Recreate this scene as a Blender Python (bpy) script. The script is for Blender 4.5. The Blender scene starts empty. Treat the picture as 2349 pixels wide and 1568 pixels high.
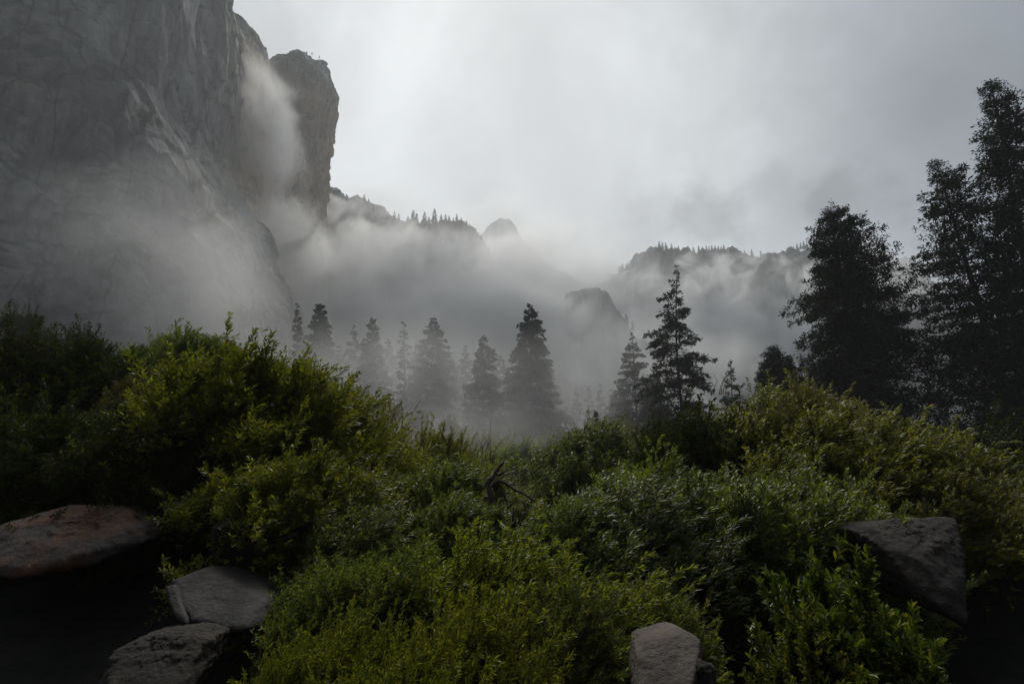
import bpy, bmesh, math, random
import numpy as np
from mathutils import Vector, Matrix
S = bpy.context.scene
COL = S.collection
R = math.radians

# ------------------------------------------------------------------ camera
PITCH = R(14.0); CAMZ = 3.0
FPX = 1305.0; CX, CY = 1174.5, 784.0        # photograph measured at 2349 px wide
cam = bpy.data.cameras.new('camera'); camo = bpy.data.objects.new('camera', cam); COL.objects.link(camo)
cam.sensor_width = 36.0; cam.lens = 36.0 * FPX / 2349.0
cam.clip_end = 6000; cam.clip_start = 0.05
camo.location = (0, 0, CAMZ); camo.rotation_euler = (math.pi / 2 + PITCH, 0, 0)
S.camera = camo

# ------------------------------------------------------------------ world
SUN_EL, SUN_AZ = R(55), R(-5)                # azimuth measured from +Y towards +X
w = bpy.data.worlds.new('World'); S.world = w; w.use_nodes = True
nt = w.node_tree; nt.nodes.clear()
class NT:
    def __init__(s, tree): s.t = tree
    def n(s, typ, **kw):
        nd = s.t.nodes.new(typ)
        for k, v in kw.items():
            if k.startswith('i_'):
                nd.inputs[k[2:].replace('_', ' ')].default_value = v
            else: setattr(nd, k, v)
        return nd
    def l(s, a, b): s.t.links.new(a, b)
    def math(s, op, a, b=None, c=None, clamp=False):
        nd = s.t.nodes.new('ShaderNodeMath'); nd.operation = op; nd.use_clamp = clamp
        for i, v in enumerate((a, b, c)):
            if v is None: continue
            if isinstance(v, (int, float)): nd.inputs[i].default_value = v
            else: s.l(v, nd.inputs[i])
        return nd.outputs[0]
    def vmath(s, op, a, b=None, out=0):
        nd = s.t.nodes.new('ShaderNodeVectorMath'); nd.operation = op
        for i, v in enumerate((a, b)):
            if v is None: continue
            if isinstance(v, (tuple, list)): nd.inputs[i].default_value = v
            else: s.l(v, nd.inputs[i])
        return nd.outputs[out]
    def noise(s, vec, scale, detail=4, rough=0.5, dist=0.0, w=None):
        nd = s.t.nodes.new('ShaderNodeTexNoise')
        if w is not None: nd.noise_dimensions = '4D'; nd.inputs['W'].default_value = w
        nd.inputs['Scale'].default_value = scale; nd.inputs['Detail'].default_value = detail
        nd.inputs['Roughness'].default_value = rough; nd.inputs['Distortion'].default_value = dist
        if vec is not None: s.l(vec, nd.inputs['Vector'])
        return nd.outputs[0]
    def ramp(s, fac, stops, interp='LINEAR'):
        nd = s.t.nodes.new('ShaderNodeValToRGB'); cr = nd.color_ramp; cr.interpolation = interp
        while len(cr.elements) < len(stops): cr.elements.new(0.5)
        for e, (p, c) in zip(cr.elements, stops):
            e.position = p; e.color = c if isinstance(c, tuple) and len(c) == 4 else ((*c, 1) if isinstance(c, tuple) else (c, c, c, 1))
        s.l(fac, nd.inputs[0]); return nd.outputs[0]
    def mix(s, fac, a, b, mode='MIX'):
        nd = s.t.nodes.new('ShaderNodeMix'); nd.data_type = 'RGBA'; nd.blend_type = mode
        for sock, v in ((nd.inputs[0], fac), (nd.inputs[6], a), (nd.inputs[7], b)):
            if isinstance(v, (int, float)): sock.default_value = v
            elif isinstance(v, tuple): sock.default_value = (*v, 1) if len(v) == 3 else v
            else: s.l(v, sock)
        return nd.outputs[2]
    def maprange(s, v, a, b, c, d, smooth=False):
        nd = s.t.nodes.new('ShaderNodeMapRange'); nd.interpolation_type = 'SMOOTHSTEP' if smooth else 'LINEAR'
        s.l(v, nd.inputs[0])
        for i, x in enumerate((a, b, c, d)): nd.inputs[i + 1].default_value = x
        return nd.outputs[0]

def pixdir(px, py):
    d = Vector(((px - CX), FPX * math.cos(PITCH) - (CY - py) * math.sin(PITCH), FPX * math.sin(PITCH) + (CY - py) * math.cos(PITCH)))
    return d.normalized()
def P(px, py, Y):
    d = pixdir(px, py); k = Y / d.y
    return Vector((d.x * k, Y, CAMZ + d.z * k))
def m_per_px(Y): return Y / (FPX * math.cos(PITCH))

N = NT(nt)
sky = N.n('ShaderNodeTexSky', sky_type='NISHITA', sun_disc=False); sky.sun_elevation = SUN_EL; sky.sun_rotation = SUN_AZ
tc = N.n('ShaderNodeTexCoord'); gen = tc.outputs['Generated']
def lobe(px, py, inner, outer):
    d = pixdir(px, py)
    dt = N.vmath('DOT_PRODUCT', gen, tuple(d), out=1)
    return N.maprange(dt, math.cos(R(outer)), math.cos(R(inner)), 0, 1, True)
core = lobe(1080, 330, 6, 52)
broad = lobe(1000, 350, 10, 95)
cn = N.noise(gen, 2.2, 6, 0.52, 0.5)
cn2 = N.noise(gen, 6.0, 5, 0.5, 0.3, w=3.0)
v = N.math('ADD', N.math('MULTIPLY', core, 2.9), N.math('MULTIPLY', broad, 3.8))
zen = N.maprange(N.vmath('DOT_PRODUCT', gen, (0, 0.25, 0.97), out=1), 0.3, 1.0, 0, 1, True)
v = N.math('ADD', N.math('ADD', v, 0.9), N.math('MULTIPLY', zen, 1.3))
mod = N.math('MULTIPLY', N.maprange(cn, 0.3, 0.7, 0.77, 1.19), N.maprange(cn2, 0.3, 0.7, 0.92, 1.07))
v = N.math('MULTIPLY', v, mod)
# dark cloud puffs; the wide top-right one paints corner falloff into the sky
def puff(px, py, rad, amt, seed):
    d = pixdir(px, py)
    dd = N.vmath('DISTANCE', gen, tuple(d), out=1)
    dd = N.math('ADD', dd, N.maprange(N.noise(gen, 9.0, 4, 0.6, 0.4, w=seed), 0.3, 0.7, -0.05, 0.05))
    return N.maprange(dd, rad * 0.2, rad, 1 - amt, 1.0, True)
for a in ((1640, 490, 0.085, 0.30, 1.0), (1960, 455, 0.085, 0.32, 2.0), (1790, 510, 0.11, 0.18, 5.0), (1480, 520, .08, .14, 6.0), (560, 30, 0.12, .12, 7.0), (2280, 40, .42, .38, 9.0), (1750, 60, .22, .10, 11.0)):
    v = N.math('MULTIPLY', v, puff(*a))
tint = N.mix(core, (0.80, 0.93, 1.10), (0.965, 1.0, 1.01))
cl = N.vmath('SCALE', tint); cl.node.inputs['Scale'].default_value = 1; N.l(v, cl.node.inputs['Scale'])
skyc = N.mix(0.96, sky.outputs[0], cl)
bg = N.n('ShaderNodeBackground'); bg.inputs['Strength'].default_value = 0.10; N.l(skyc, bg.inputs[0])
out = N.n('ShaderNodeOutputWorld'); N.l(bg.outputs[0], out.inputs[0])
w.cycles.sampling_method = 'MANUAL'; w.cycles.sample_map_resolution = 512

sun = bpy.data.lights.new('sun', 'SUN'); suno = bpy.data.objects.new('sun', sun); COL.objects.link(suno)
sun.energy = 2.6; sun.angle = R(16); sun.color = (1.0, 0.97, 0.9)
sd = Vector((math.sin(SUN_AZ) * math.cos(SUN_EL), math.cos(SUN_AZ) * math.cos(SUN_EL), math.sin(SUN_EL)))
suno.rotation_euler = sd.to_track_quat('Z', 'Y').to_euler(); suno.location = (0, 0, 60)

S.view_settings.view_transform = 'Standard'; S.view_settings.look = 'None'
S.view_settings.exposure = 0.0; S.view_settings.gamma = 1
cy = S.cycles
cy.max_bounces = 9; cy.diffuse_bounces = 2; cy.glossy_bounces = 1; cy.transmission_bounces = 2; cy.transparent_max_bounces = 4
cy.volume_bounces = 8; cy.volume_step_rate = 0.7; cy.volume_max_steps = 256
cy.use_denoising = True; cy.denoiser = 'OPENIMAGEDENOISE'; cy.use_adaptive_sampling = False
cy.caustics_reflective = False; cy.caustics_refractive = False
cy.denoising_prefilter = 'ACCURATE'

# ------------------------------------------------------------------ numeric helpers
_rs = np.random.RandomState(7)
_perm = _rs.permutation(256); _perm = np.concatenate([_perm, _perm, _perm])
_grad = _rs.normal(size=(256, 3)); _grad /= np.linalg.norm(_grad, axis=1)[:, None]
def perlin(p):
    p = np.asarray(p, float); pi = np.floor(p).astype(int); pf = p - pi; pi &= 255
    u = pf * pf * pf * (pf * (pf * 6 - 15) + 10); r = 0
    for dx in (0, 1):
        for dy in (0, 1):
            for dz in (0, 1):
                h = _perm[_perm[_perm[(pi[..., 0] + dx) & 255] + ((pi[..., 1] + dy) & 255)] + ((pi[..., 2] + dz) & 255)]
                g = _grad[h]; d = pf - np.array([dx, dy, dz])
                wgt = np.abs(1 - dx - u[..., 0]) * np.abs(1 - dy - u[..., 1]) * np.abs(1 - dz - u[..., 2])
                r = r + wgt * (g * d).sum(-1)
    return r * 1.5
def fbm(p, oct=5, lac=2.0, gain=0.5):
    a, s, f = 1.0, 0, 1.0
    for i in range(oct):
        s = s + a * perlin(p * f + i * 17.3); a *= gain; f *= lac
    return s
def ridged(p, oct=5, gain=0.5):
    a, s, f = 1.0, 0, 1.0
    for i in range(oct):
        s = s + a * (1 - 2 * np.abs(perlin(p * f + i * 11.7))); a *= gain; f *= 2.1
    return s
def nrm(a): return a / np.maximum(np.linalg.norm(a, axis=-1, keepdims=True), 1e-9)

def mesh_np(name, v, faces, smooth=False):
    """v (n,3); faces: list of (m,k) int arrays"""
    me = bpy.data.meshes.new(name)
    v = np.ascontiguousarray(v, dtype=np.float32)
    me.vertices.add(len(v)); me.vertices.foreach_set('co', v.ravel())
    if not isinstance(faces, list): faces = [faces]
    tot = sum(f.size for f in faces); npoly = sum(len(f) for f in faces)
    me.loops.add(tot); me.polygons.add(npoly)
    me.loops.foreach_set('vertex_index', np.concatenate([f.ravel() for f in faces]).astype(np.int32))
    ls = []; o = 0
    for f in faces:
        ls.append(o + np.arange(len(f)) * f.shape[1]); o += f.size
    me.polygons.foreach_set('loop_start', np.concatenate(ls).astype(np.int32))
    me.update(calc_edges=True)
    if smooth: me.polygons.foreach_set('use_smooth', np.ones(npoly, bool))
    me.validate(); return me
def obj(name, me, mat=None, parent=None, loc=None):
    o = bpy.data.objects.new(name, me); COL.objects.link(o)
    if mat: me.materials.clear(); me.materials.append(mat)
    if parent: o.parent = parent
    if loc is not None: o.location = loc
    return o
def empty(name, loc, rz=0):
    o = bpy.data.objects.new(name, None); COL.objects.link(o); o.location = loc; o.rotation_euler.z = rz; o.empty_display_size = 0.3
    return o
def tag(o, label=None, cat=None, group=None, kind=None):
    if label: o['label'] = label
    if cat: o['category'] = cat
    if group: o['group'] = group
    if kind: o['kind'] = kind
    return o
def copy_tree(src, loc, rz, sc, label, cat=None, group=None):
    c = src.copy(); COL.objects.link(c); c.location = loc; c.rotation_euler = (0, 0, rz); c.scale = (sc if isinstance(sc, tuple) else (sc, sc, sc))
    tag(c, label, cat, group)
    for ch in src.children:
        k = ch.copy(); COL.objects.link(k); k.parent = c
    return c

# ------------------------------------------------------------------ materials
def new_mat(name):
    m = bpy.data.materials.new(name); m.use_nodes = True; m.node_tree.nodes.clear(); return m, NT(m.node_tree)
def rock_mat(name, cols, scale, bump, rough=0.85, stain_tint=None, streak=False, stain_tint_amt=0.5, moss=None, bd=1.0, z_tint=None, patch=None, crf=.75):
    m, n = new_mat(name)
    pos = n.n('ShaderNodeNewGeometry').outputs['Position'] if streak else n.n('ShaderNodeTexCoord').outputs['Object']
    base = n.noise(pos, scale, 8, 0.62, 0.15)
    col = n.ramp(base, [(0.32, cols[0]), (0.48, cols[1]), (0.66, cols[2])])
    fine = n.noise(pos, scale * 9, 6, 0.7)
    col = n.mix(1.0, col, n.ramp(fine, [(0.3, (0.62, 0.62, 0.62)), (0.65, (1.15, 1.15, 1.15))]), 'MULTIPLY')
    vec = pos
    if streak:
        mp = n.n('ShaderNodeMapping'); mp.inputs['Scale'].default_value = (1, 1, 0.16); n.l(pos, mp.inputs[0]); vec = mp.outputs[0]
        st = n.noise(vec, scale * 3.2, 7, 0.6, 0.6, w=2)
        col = n.mix(n.ramp(st, [(0.46, 0.0), (0.66, 0.8)]), col, cols[0])
    if stain_tint:
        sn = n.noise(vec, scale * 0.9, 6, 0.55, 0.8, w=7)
        f = n.math('MULTIPLY', n.ramp(sn, [(0.48, 0.0), (0.62, 1.0)] if not z_tint else [(0.36, 0.15), (0.56, 1.0)]), stain_tint_amt)
        if z_tint:
            sz = n.n('ShaderNodeSeparateXYZ'); n.l(pos, sz.inputs[0]); f = n.math('MULTIPLY', f, n.maprange(n.math('ADD', sz.outputs[2], n.math('MULTIPLY', sn, 60)), z_tint[0] + 30, z_tint[1] + 30, 1, 0, True))
        col = n.mix(f, col, stain_tint)
    if moss:
        geo = n.n('ShaderNodeNewGeometry'); sp = n.n('ShaderNodeSeparateXYZ'); n.l(geo.outputs['Normal'], sp.inputs[0])
        k = n.math('ADD', sp.outputs[2], n.maprange(n.noise(pos, scale * 4, 6, 0.65, w=4), 0.3, 0.7, -0.45, 0.45))
        col = n.mix(n.maprange(k, 0.25, 0.6, 0, 0.9), col, moss)
    crack = n.n('ShaderNodeTexVoronoi', feature='DISTANCE_TO_EDGE'); crack.inputs['Scale'].default_value = scale * 2.2
    wv = n.vmath('ADD', vec, None); sc_ = n.vmath('SCALE', n.t.nodes[-2].outputs[0] if False else vec)
    nd = n.n('ShaderNodeTexNoise'); nd.inputs['Scale'].default_value = scale * 2; nd.inputs['Detail'].default_value = 5; n.l(vec, nd.inputs['Vector'])
    off = n.vmath('SCALE', nd.outputs['Color']); off.node.inputs['Scale'].default_value = 0.35 / scale
    n.l(n.vmath('ADD', vec, off), crack.inputs['Vector'])
    cr = n.ramp(crack.outputs['Distance'], [(0.0, 0.2), (0.03, 1.0)])
    col = n.mix(crf, col, cr, 'MULTIPLY')
    if patch:
        pn = n.noise(vec, scale * 1.9, 8, 0.66, 0.3, w=21); col = n.mix(n.ramp(pn, [(0.52, 0.0), (0.60, 0.75)]), col, patch)
    b = n.n('ShaderNodeBsdfPrincipled'); n.l(col, b.inputs['Base Color']); b.inputs['Roughness'].default_value = rough
    b.inputs['Specular IOR Level'].default_value = 0.35
    bn = n.n('ShaderNodeBump'); bn.inputs['Strength'].default_value = bump; bn.inputs['Distance'].default_value = bd
    hh = n.math('ADD', n.math('MULTIPLY', n.noise(vec, scale * 5, 10, 0.68), 1.0), n.math('MULTIPLY', cr, 0.15 if crf > .5 else .03))
    n.l(hh, bn.inputs['Height']); n.l(bn.outputs[0], b.inputs['Normal'])
    o = n.n('ShaderNodeOutputMaterial'); n.l(b.outputs[0], o.inputs[0]); return m
def leaf_mat(name, cols, transl=0.35, rough=0.45, spec=0.4):
    m, n = new_mat(name)
    geo = n.n('ShaderNodeNewGeometry'); oi = n.n('ShaderNodeObjectInfo')
    big = n.noise(n.n('ShaderNodeTexCoord').outputs['Object'], 1.3, 3, 0.5)
    f = n.math('ADD', n.math('MULTIPLY', geo.outputs['Random Per Island'], 0.72), n.math('MULTIPLY', n.math('SUBTRACT', big, 0.35), 0.8))
    k = len(cols) - 1
    col = n.ramp(f, [(i / k, c) for i, c in enumerate(cols)])
    hsv = n.n('ShaderNodeHueSaturation'); n.l(col, hsv.inputs['Color'])
    n.l(n.maprange(oi.outputs['Random'], 0, 1, 0.485, 0.52), hsv.inputs['Hue'])
    n.l(n.maprange(oi.outputs['Random'], 0, 1, 0.85, 1.15), hsv.inputs['Value'])
    b = n.n('ShaderNodeBsdfPrincipled'); n.l(hsv.outputs[0], b.inputs['Base Color']); b.inputs['Roughness'].default_value = rough
    b.inputs['Specular IOR Level'].default_value = spec
    t = n.n('ShaderNodeBsdfTranslucent'); tcol = n.mix(1.0, hsv.outputs[0], (1.25, 1.35, 0.45), 'MULTIPLY'); n.l(tcol, t.inputs[0])
    mx = n.n('ShaderNodeMixShader'); mx.inputs[0].default_value = transl; n.l(b.outputs[0], mx.inputs[1]); n.l(t.outputs[0], mx.inputs[2])
    o = n.n('ShaderNodeOutputMaterial'); n.l(mx.outputs[0], o.inputs[0]); return m
def simple_mat(name, c1, c2, scale, rough=0.9, bump=0.4, bd=0.02):
    m, n = new_mat(name)
    pos = n.n('ShaderNodeTexCoord').outputs['Object']
    x = n.noise(pos, scale, 8, 0.65, 0.3)
    b = n.n('ShaderNodeBsdfPrincipled'); n.l(n.ramp(x, [(0.35, c1), (0.65, c2)]), b.inputs['Base Color']); b.inputs['Roughness'].default_value = rough
    b.inputs['Specular IOR Level'].default_value = 0.25
    bn = n.n('ShaderNodeBump'); bn.inputs['Strength'].default_value = bump; bn.inputs['Distance'].default_value = bd; n.l(x, bn.inputs['Height']); n.l(bn.outputs[0], b.inputs['Normal'])
    o = n.n('ShaderNodeOutputMaterial'); n.l(b.outputs[0], o.inputs[0]); return m

M_CLIFF = rock_mat('granite_cliff', [(0.10, 0.105, 0.115), (0.29, 0.29, 0.29), (0.42, 0.41, 0.39)], 0.018, 1.0, stain_tint=(0.36, 0.26, 0.17), streak=True, moss=(0.05, 0.06, 0.045), bd=8, stain_tint_amt=.5, patch=(0.075, 0.085, 0.08))
M_TOWER = rock_mat('granite_tower', [(0.14, 0.14, 0.145), (0.34, 0.34, 0.34), (0.45, 0.44, 0.41)], 0.022, 0.9, stain_tint=(0.50, 0.34, 0.19), streak=True, moss=(0.062, 0.075, 0.050), bd=6, stain_tint_amt=.9, z_tint=(P(CX, 270, 500).z, P(CX, 165, 500).z))  # tan mixed in lower down the tower by height, broken by noise
M_RIDGE = rock_mat('ridge_rock', [(0.03, 0.035, 0.035), (0.085, 0.09, 0.085), (0.22, 0.22, 0.21)], 0.014, 1.0, streak=True, moss=(0.022, 0.03, 0.02), bd=8)
M_BOULD = rock_mat('boulder_rock', [(0.024, 0.020, 0.019), (0.060, 0.046, 0.038), (0.098, 0.075, 0.060)], 1.3, 0.9, stain_tint=(0.128, 0.051, 0.021), rough=0.75, crf=.18, stain_tint_amt=.75, bd=.06)
M_BGREY = rock_mat('grey_boulder_rock', [(0.015, 0.013, 0.013), (0.035, 0.030, 0.029), (0.058, 0.048, 0.043)], 1.5, 0.9, stain_tint=(0.072, 0.047, 0.025), rough=0.75, crf=.18, stain_tint_amt=.3, bd=.05)
M_BBROWN = rock_mat('brown_boulder_rock', [(0.014, 0.012, 0.010), (0.031, 0.025, 0.020), (0.051, 0.043, 0.034)], 2.5, 0.8, stain_tint=(0.034, 0.025, 0.014), rough=0.85, crf=.18, bd=.06)
M_BPALE = rock_mat('pale_boulder_rock', [(0.038, 0.031, 0.027), (0.078, 0.063, 0.054), (0.125, 0.105, 0.09)], 2.5, 0.7, stain_tint=(0.12, 0.09, 0.06), rough=0.85, crf=.18, bd=.05)
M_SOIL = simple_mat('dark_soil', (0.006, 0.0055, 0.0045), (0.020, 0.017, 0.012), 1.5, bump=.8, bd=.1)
M_BARK = simple_mat('bark', (0.03, 0.022, 0.018), (0.085, 0.065, 0.05), 6)
M_DEAD = simple_mat('dead_wood', (0.05, 0.032, 0.026), (0.17, 0.12, 0.10), 9, bump=.8)
M_DRY = simple_mat('dry_stem', (0.07, 0.035, 0.02), (0.16, 0.09, 0.05), 9)
M_SNOW = simple_mat('snow', (0.7, 0.72, 0.75), (0.85, 0.87, 0.9), 0.2)
M_WILLOW = leaf_mat('willow_leaf', [(0.049, 0.072, 0.012), (0.103, 0.125, 0.018), (0.187, 0.198, 0.025), (0.340, 0.320, 0.056)], transl=.42)
M_OLIVE = leaf_mat('olive_leaf', [(0.053, 0.069, 0.011), (0.122, 0.130, 0.016), (0.214, 0.202, 0.023), (0.340, 0.301, 0.041)], transl=.42)
M_GREYG = leaf_mat('grey_green_leaf', [(0.044, 0.063, 0.018), (0.084, 0.107, 0.030), (0.146, 0.162, 0.049), (0.274, 0.250, 0.095)], transl=.4)
M_BROAD = leaf_mat('broad_leaf', [(0.039, 0.057, 0.012), (0.088, 0.108, 0.019), (0.149, 0.163, 0.031), (0.297, 0.245, 0.058)], transl=.3)
M_SHADE_DARKG = leaf_mat('shade_dark_green_leaf', [(0.011, 0.017, 0.004), (0.022, 0.031, 0.007), (0.041, 0.050, 0.010), (0.068, 0.071, 0.015)], spec=.12, rough=.7, transl=.3)  # dark green, lowered further so the colour carries shade at the view's edges
M_DRYLEAF = leaf_mat('dry_leaf', [(0.054, 0.050, 0.022), (0.109, 0.093, 0.034), (0.186, 0.139, 0.046)])
M_NEEDLE = leaf_mat('needle', [(0.010, 0.018, 0.009), (0.022, 0.034, 0.016), (0.04, 0.055, 0.024)], transl=.15, rough=.7, spec=.2)
M_CEDAR = leaf_mat('cedar_foliage', [(0.008, 0.014, 0.008), (0.016, 0.026, 0.014), (0.03, 0.042, 0.022)], transl=.12, rough=.7, spec=.2)

# ------------------------------------------------------------------ ground
def gz(x, y):
    x = np.asarray(x, float); y = np.asarray(y, float)
    p = np.stack([x, y, x * 0], -1)
    z = 0.35 * fbm(p * 0.18, 4) + 0.10 * fbm(p * 0.9 + 5, 3)
    z = z + 4.0 * np.clip((y - 15) / 110, 0, 1) ** 1.2 + np.clip((y - 60) / 60, 0, 1) * 2.5 * fbm(p * 0.02, 4)
    z = z + 8.0 * np.exp(-(((x - 27) / 15) ** 2 + ((y - 62) / 13) ** 2))
    z = z + 1.2 * np.exp(-(((x + 9) / 6) ** 2 + ((y - 14) / 7) ** 2))
    z = z + 0.9 * np.exp(-(((x + 5) / 3.5) ** 2 + ((y - 8.5) / 2.5) ** 2))
    ss = lambda a, lo, hi: (lambda t: t * t * (3 - 2 * t))(np.clip((a - lo) / (hi - lo), 0, 1))
    z = z + 3.2 * ss(y + .25 * x, 6.5, 13) * ss(-x, 2.0, 7.5) * (1 - ss(y, 26, 60)) + 2.4 * ss(y, 8.5, 14) * ss(x, 3.0, 8) * (1 - ss(y, 30, 60))
    z = z + np.clip(y - 260, 0, 1e9) * 0.03
    return z
xs = np.sign(np.linspace(-1, 1, 421)) * np.abs(np.linspace(-1, 1, 421)) ** 2.6 * 1600
ys = -60 + np.linspace(0, 1, 420) ** 2.6 * 2200
ys = np.unique(np.concatenate([np.linspace(-60, 30, 160), ys[ys > 30]]))
gx, gy = np.meshgrid(xs, ys); gv = np.stack([gx, gy, gz(gx, gy)], -1).reshape(-1, 3)
def grid_faces(nu, nv, wrap=False):
    a = np.arange(nv - 1)[:, None]; b = np.arange(nu if wrap else nu - 1)[None, :]
    b2 = (b + 1) % nu
    return np.stack([a * nu + b, a * nu + b2, (a + 1) * nu + b2, (a + 1) * nu + b], -1).reshape(-1, 4)
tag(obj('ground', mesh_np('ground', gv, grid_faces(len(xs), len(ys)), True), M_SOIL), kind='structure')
def gz1(x, y): return float(gz(np.array([x]), np.array([y]))[0])

# ------------------------------------------------------------------ cliffs and rock towers
def massif(name, levels, Y, ry, mat, nth=500, nz=320, pw=3.0, amp=9.0, freq=0.02, arc=(180, 360), ycen_shift=0, seed=0, vertical=0.35, flute=1.0):
    """levels: (py, pxL, pxR) of the outline from top to bottom, at depth Y; cross-sections are superellipses"""
    lv = sorted(levels, key=lambda l: l[0])
    zz = np.array([P(CX, l[0], Y).z for l in lv]); mp = m_per_px
    xl = np.array([P(l[1], l[0], Y).x for l in lv]); xr = np.array([P(l[2], l[0], Y).x for l in lv])
    z = np.linspace(zz[0], zz[-1], nz)
    XL = np.interp(-z, -zz, xl); XR = np.interp(-z, -zz, xr)
    th = np.linspace(0, 2 * math.pi, nth, endpoint=False)
    c, s = np.cos(th), np.sin(th); k = (np.abs(c) ** pw + np.abs(s) ** pw) ** (-1 / pw)
    cxm = (XL + XR) / 2; rx = (XR - XL) / 2
    w_ = (zz[0] - z) / (zz[0] - zz[-1])
    RY = ry * np.minimum(1, np.sqrt(w_ * 14 + 0.04)) * (1 + 0.35 * w_)
    X = cxm[:, None] + rx[:, None] * (c * k)[None, :]
    Yv = Y + RY[:, None] * (s * k)[None, :] + ycen_shift * w_[:, None]
    Z = np.repeat(z[:, None], nth, 1)
    p = np.stack([X, Yv, Z], -1)
    du = np.roll(p, -1, 1) - np.roll(p, 1, 1); dv = np.gradient(p, axis=0); nn = nrm(np.cross(dv, du))
    # outward
    cen = np.stack([cxm, np.full_like(cxm, Y), z], -1)[:, None, :]
    sg = np.sign(((p - cen) * nn).sum(-1, keepdims=True)); nn = nn * np.where(sg == 0, 1, sg)
    q = p * np.array([1, 1, vertical]) * freq + seed * 31.7
    d = fbm(q, 6, 2.15, 0.45) * amp + (ridged(q * 2.3 + 9, 5, 0.5) - 1) * amp * 0.16
    blk = perlin(p * np.array([1, 1, .8]) * freq * 3.1 + seed); d = d + np.floor(blk * 3.5) * amp * 0.10 * flute
    b2 = perlin(q * np.array([2.2, 2.2, 2.6]) + np.array([.5, 0, 1]) * q[..., 2:3] * 1.5 + 40); d = d + np.floor(b2 * 3) * amp * .22 * flute
    fade = np.clip(rx / (amp * 2.0), 0.15, 1)[:, None]
    d = d * fade
    q2 = p + nn * d[..., None]
    V = np.concatenate([q2.reshape(-1, 3), [[cxm[0], Y, z[0] + 0.5]]])
    top = len(V) - 1
    a = np.arange(nth); fan = np.stack([a, (a + 1) % nth, np.full(nth, top)], -1)
    me = mesh_np(name, V, [grid_faces(nth, nz, True), fan], True)
    return tag(obj(name, me, mat), kind='structure'), q2
cliff, cliff_pts = massif('cliff', [(-420, -1500, 470), (-200, -1500, 500), (0, -1500, 508), (80, -1500, 512), (200, -1500, 500), (330, -1500, 482), (400, -1500, 502), (480, -1500, 548), (560, -1500, 590), (650, -1500, 622), (740, -1500, 660), (830, -1500, 705), (960, -1500, 760), (1080, -1500, 800)],
    340, 120, M_CLIFF, nth=900, nz=420, pw=3.2, amp=12, freq=0.012, ycen_shift=-20)
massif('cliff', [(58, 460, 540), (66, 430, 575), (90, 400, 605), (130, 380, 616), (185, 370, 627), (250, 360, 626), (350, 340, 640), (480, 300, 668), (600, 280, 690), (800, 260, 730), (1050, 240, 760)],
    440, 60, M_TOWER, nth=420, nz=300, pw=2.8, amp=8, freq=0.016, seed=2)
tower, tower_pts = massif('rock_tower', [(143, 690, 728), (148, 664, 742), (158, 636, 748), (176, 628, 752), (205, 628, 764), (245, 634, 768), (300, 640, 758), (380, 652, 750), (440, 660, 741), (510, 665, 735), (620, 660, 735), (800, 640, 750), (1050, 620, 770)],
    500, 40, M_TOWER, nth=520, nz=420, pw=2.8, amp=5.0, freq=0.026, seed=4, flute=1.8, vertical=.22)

def ridge(name, sky_, Y, mat, drop=1050, nx=420, front=0.55, amp=10, freq=0.012, seed=0, back=120, nv=150, steep=1.6):
    """a mountain whose crest follows sky_ at depth Y, falling towards the camera and away"""
    sk = sorted(sky_); px = np.linspace(sk[0][0], sk[-1][0], nx)
    py = np.interp(px, [a[0] for a in sk], [a[1] for a in sk])
    cr = np.array([P(a, b, Y) for a, b in zip(px, py)])
    t = np.linspace(0, 1, nv); tb = np.linspace(0, 1, 30)[1:]
    H = cr[:, 2]
    foot = P(CX, drop, Y).z
    rows = []
    for tt in t[::-1]:
        z = H - (H - foot) * tt ** 1.0
        yy = Y - front * (H - foot) * tt ** steep
        rows.append(np.stack([cr[:, 0] * (1 - 0.03 * tt), yy, z], -1))
    for tt in tb:
        rows.append(np.stack([cr[:, 0], Y + back * 2 * tt + 0 * H, H - (H - foot) * tt ** 1.6], -1))
    p = np.array(rows)
    du = np.gradient(p, axis=1); dv = np.gradient(p, axis=0); nn = nrm(np.cross(du, dv))
    q = p * np.array([1, 1, 0.30]) * freq * 1.3 + seed * 13.1
    d = fbm(q, 6, 2.1, 0.55) * amp + (ridged(q * 1.7 + 3, 5, .6) - 1) * amp * 0.75
    p2 = p + nn * d[..., None]
    return tag(obj(name, mesh_np(name, p2.reshape(-1, 3), grid_faces(nx, len(p)), True), mat), kind='structure'), p2
ridgeA, rA = ridge('ridge', [(560, 400), (700, 410), (740, 425), (765, 440), (790, 458), (830, 462), (860, 474), (900, 500), (930, 512), (965, 512), (1000, 508), (1025, 503), (1055, 503), (1080, 520), (1100, 545), (1118, 575), (1128, 620), (1150, 700), (1190, 790), (1260, 900), (1350, 1000)], 640, M_RIDGE, amp=7, seed=1, front=.35)
ridgeB, rB = ridge('mountain', [(900, 700), (1040, 610), (1092, 556), (1120, 516), (1145, 500), (1168, 512), (1196, 556), (1250, 600), (1330, 640), (1420, 720)], 900, M_RIDGE, amp=5, seed=2, nx=200, front=.3)
ridgeC, rC = ridge('ridge', [(1040, 800), (1150, 745), (1250, 712), (1330, 684), (1362, 674), (1385, 679), (1402, 704), (1440, 748), (1475, 790), (1530, 850), (1600, 930), (1700, 1010)], 480, M_RIDGE, amp=7, seed=3, front=.3)
ridgeD, rD = ridge('mountain', [(1330, 680), (1415, 628), (1455, 606), (1500, 575), (1520, 567), (1580, 580), (1640, 574), (1700, 584), (1760, 590), (1800, 584), (1840, 566), (1870, 575), (1960, 640), (2100, 720), (2500, 800)], 820, M_RIDGE, amp=12, seed=5, front=.55)
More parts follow.
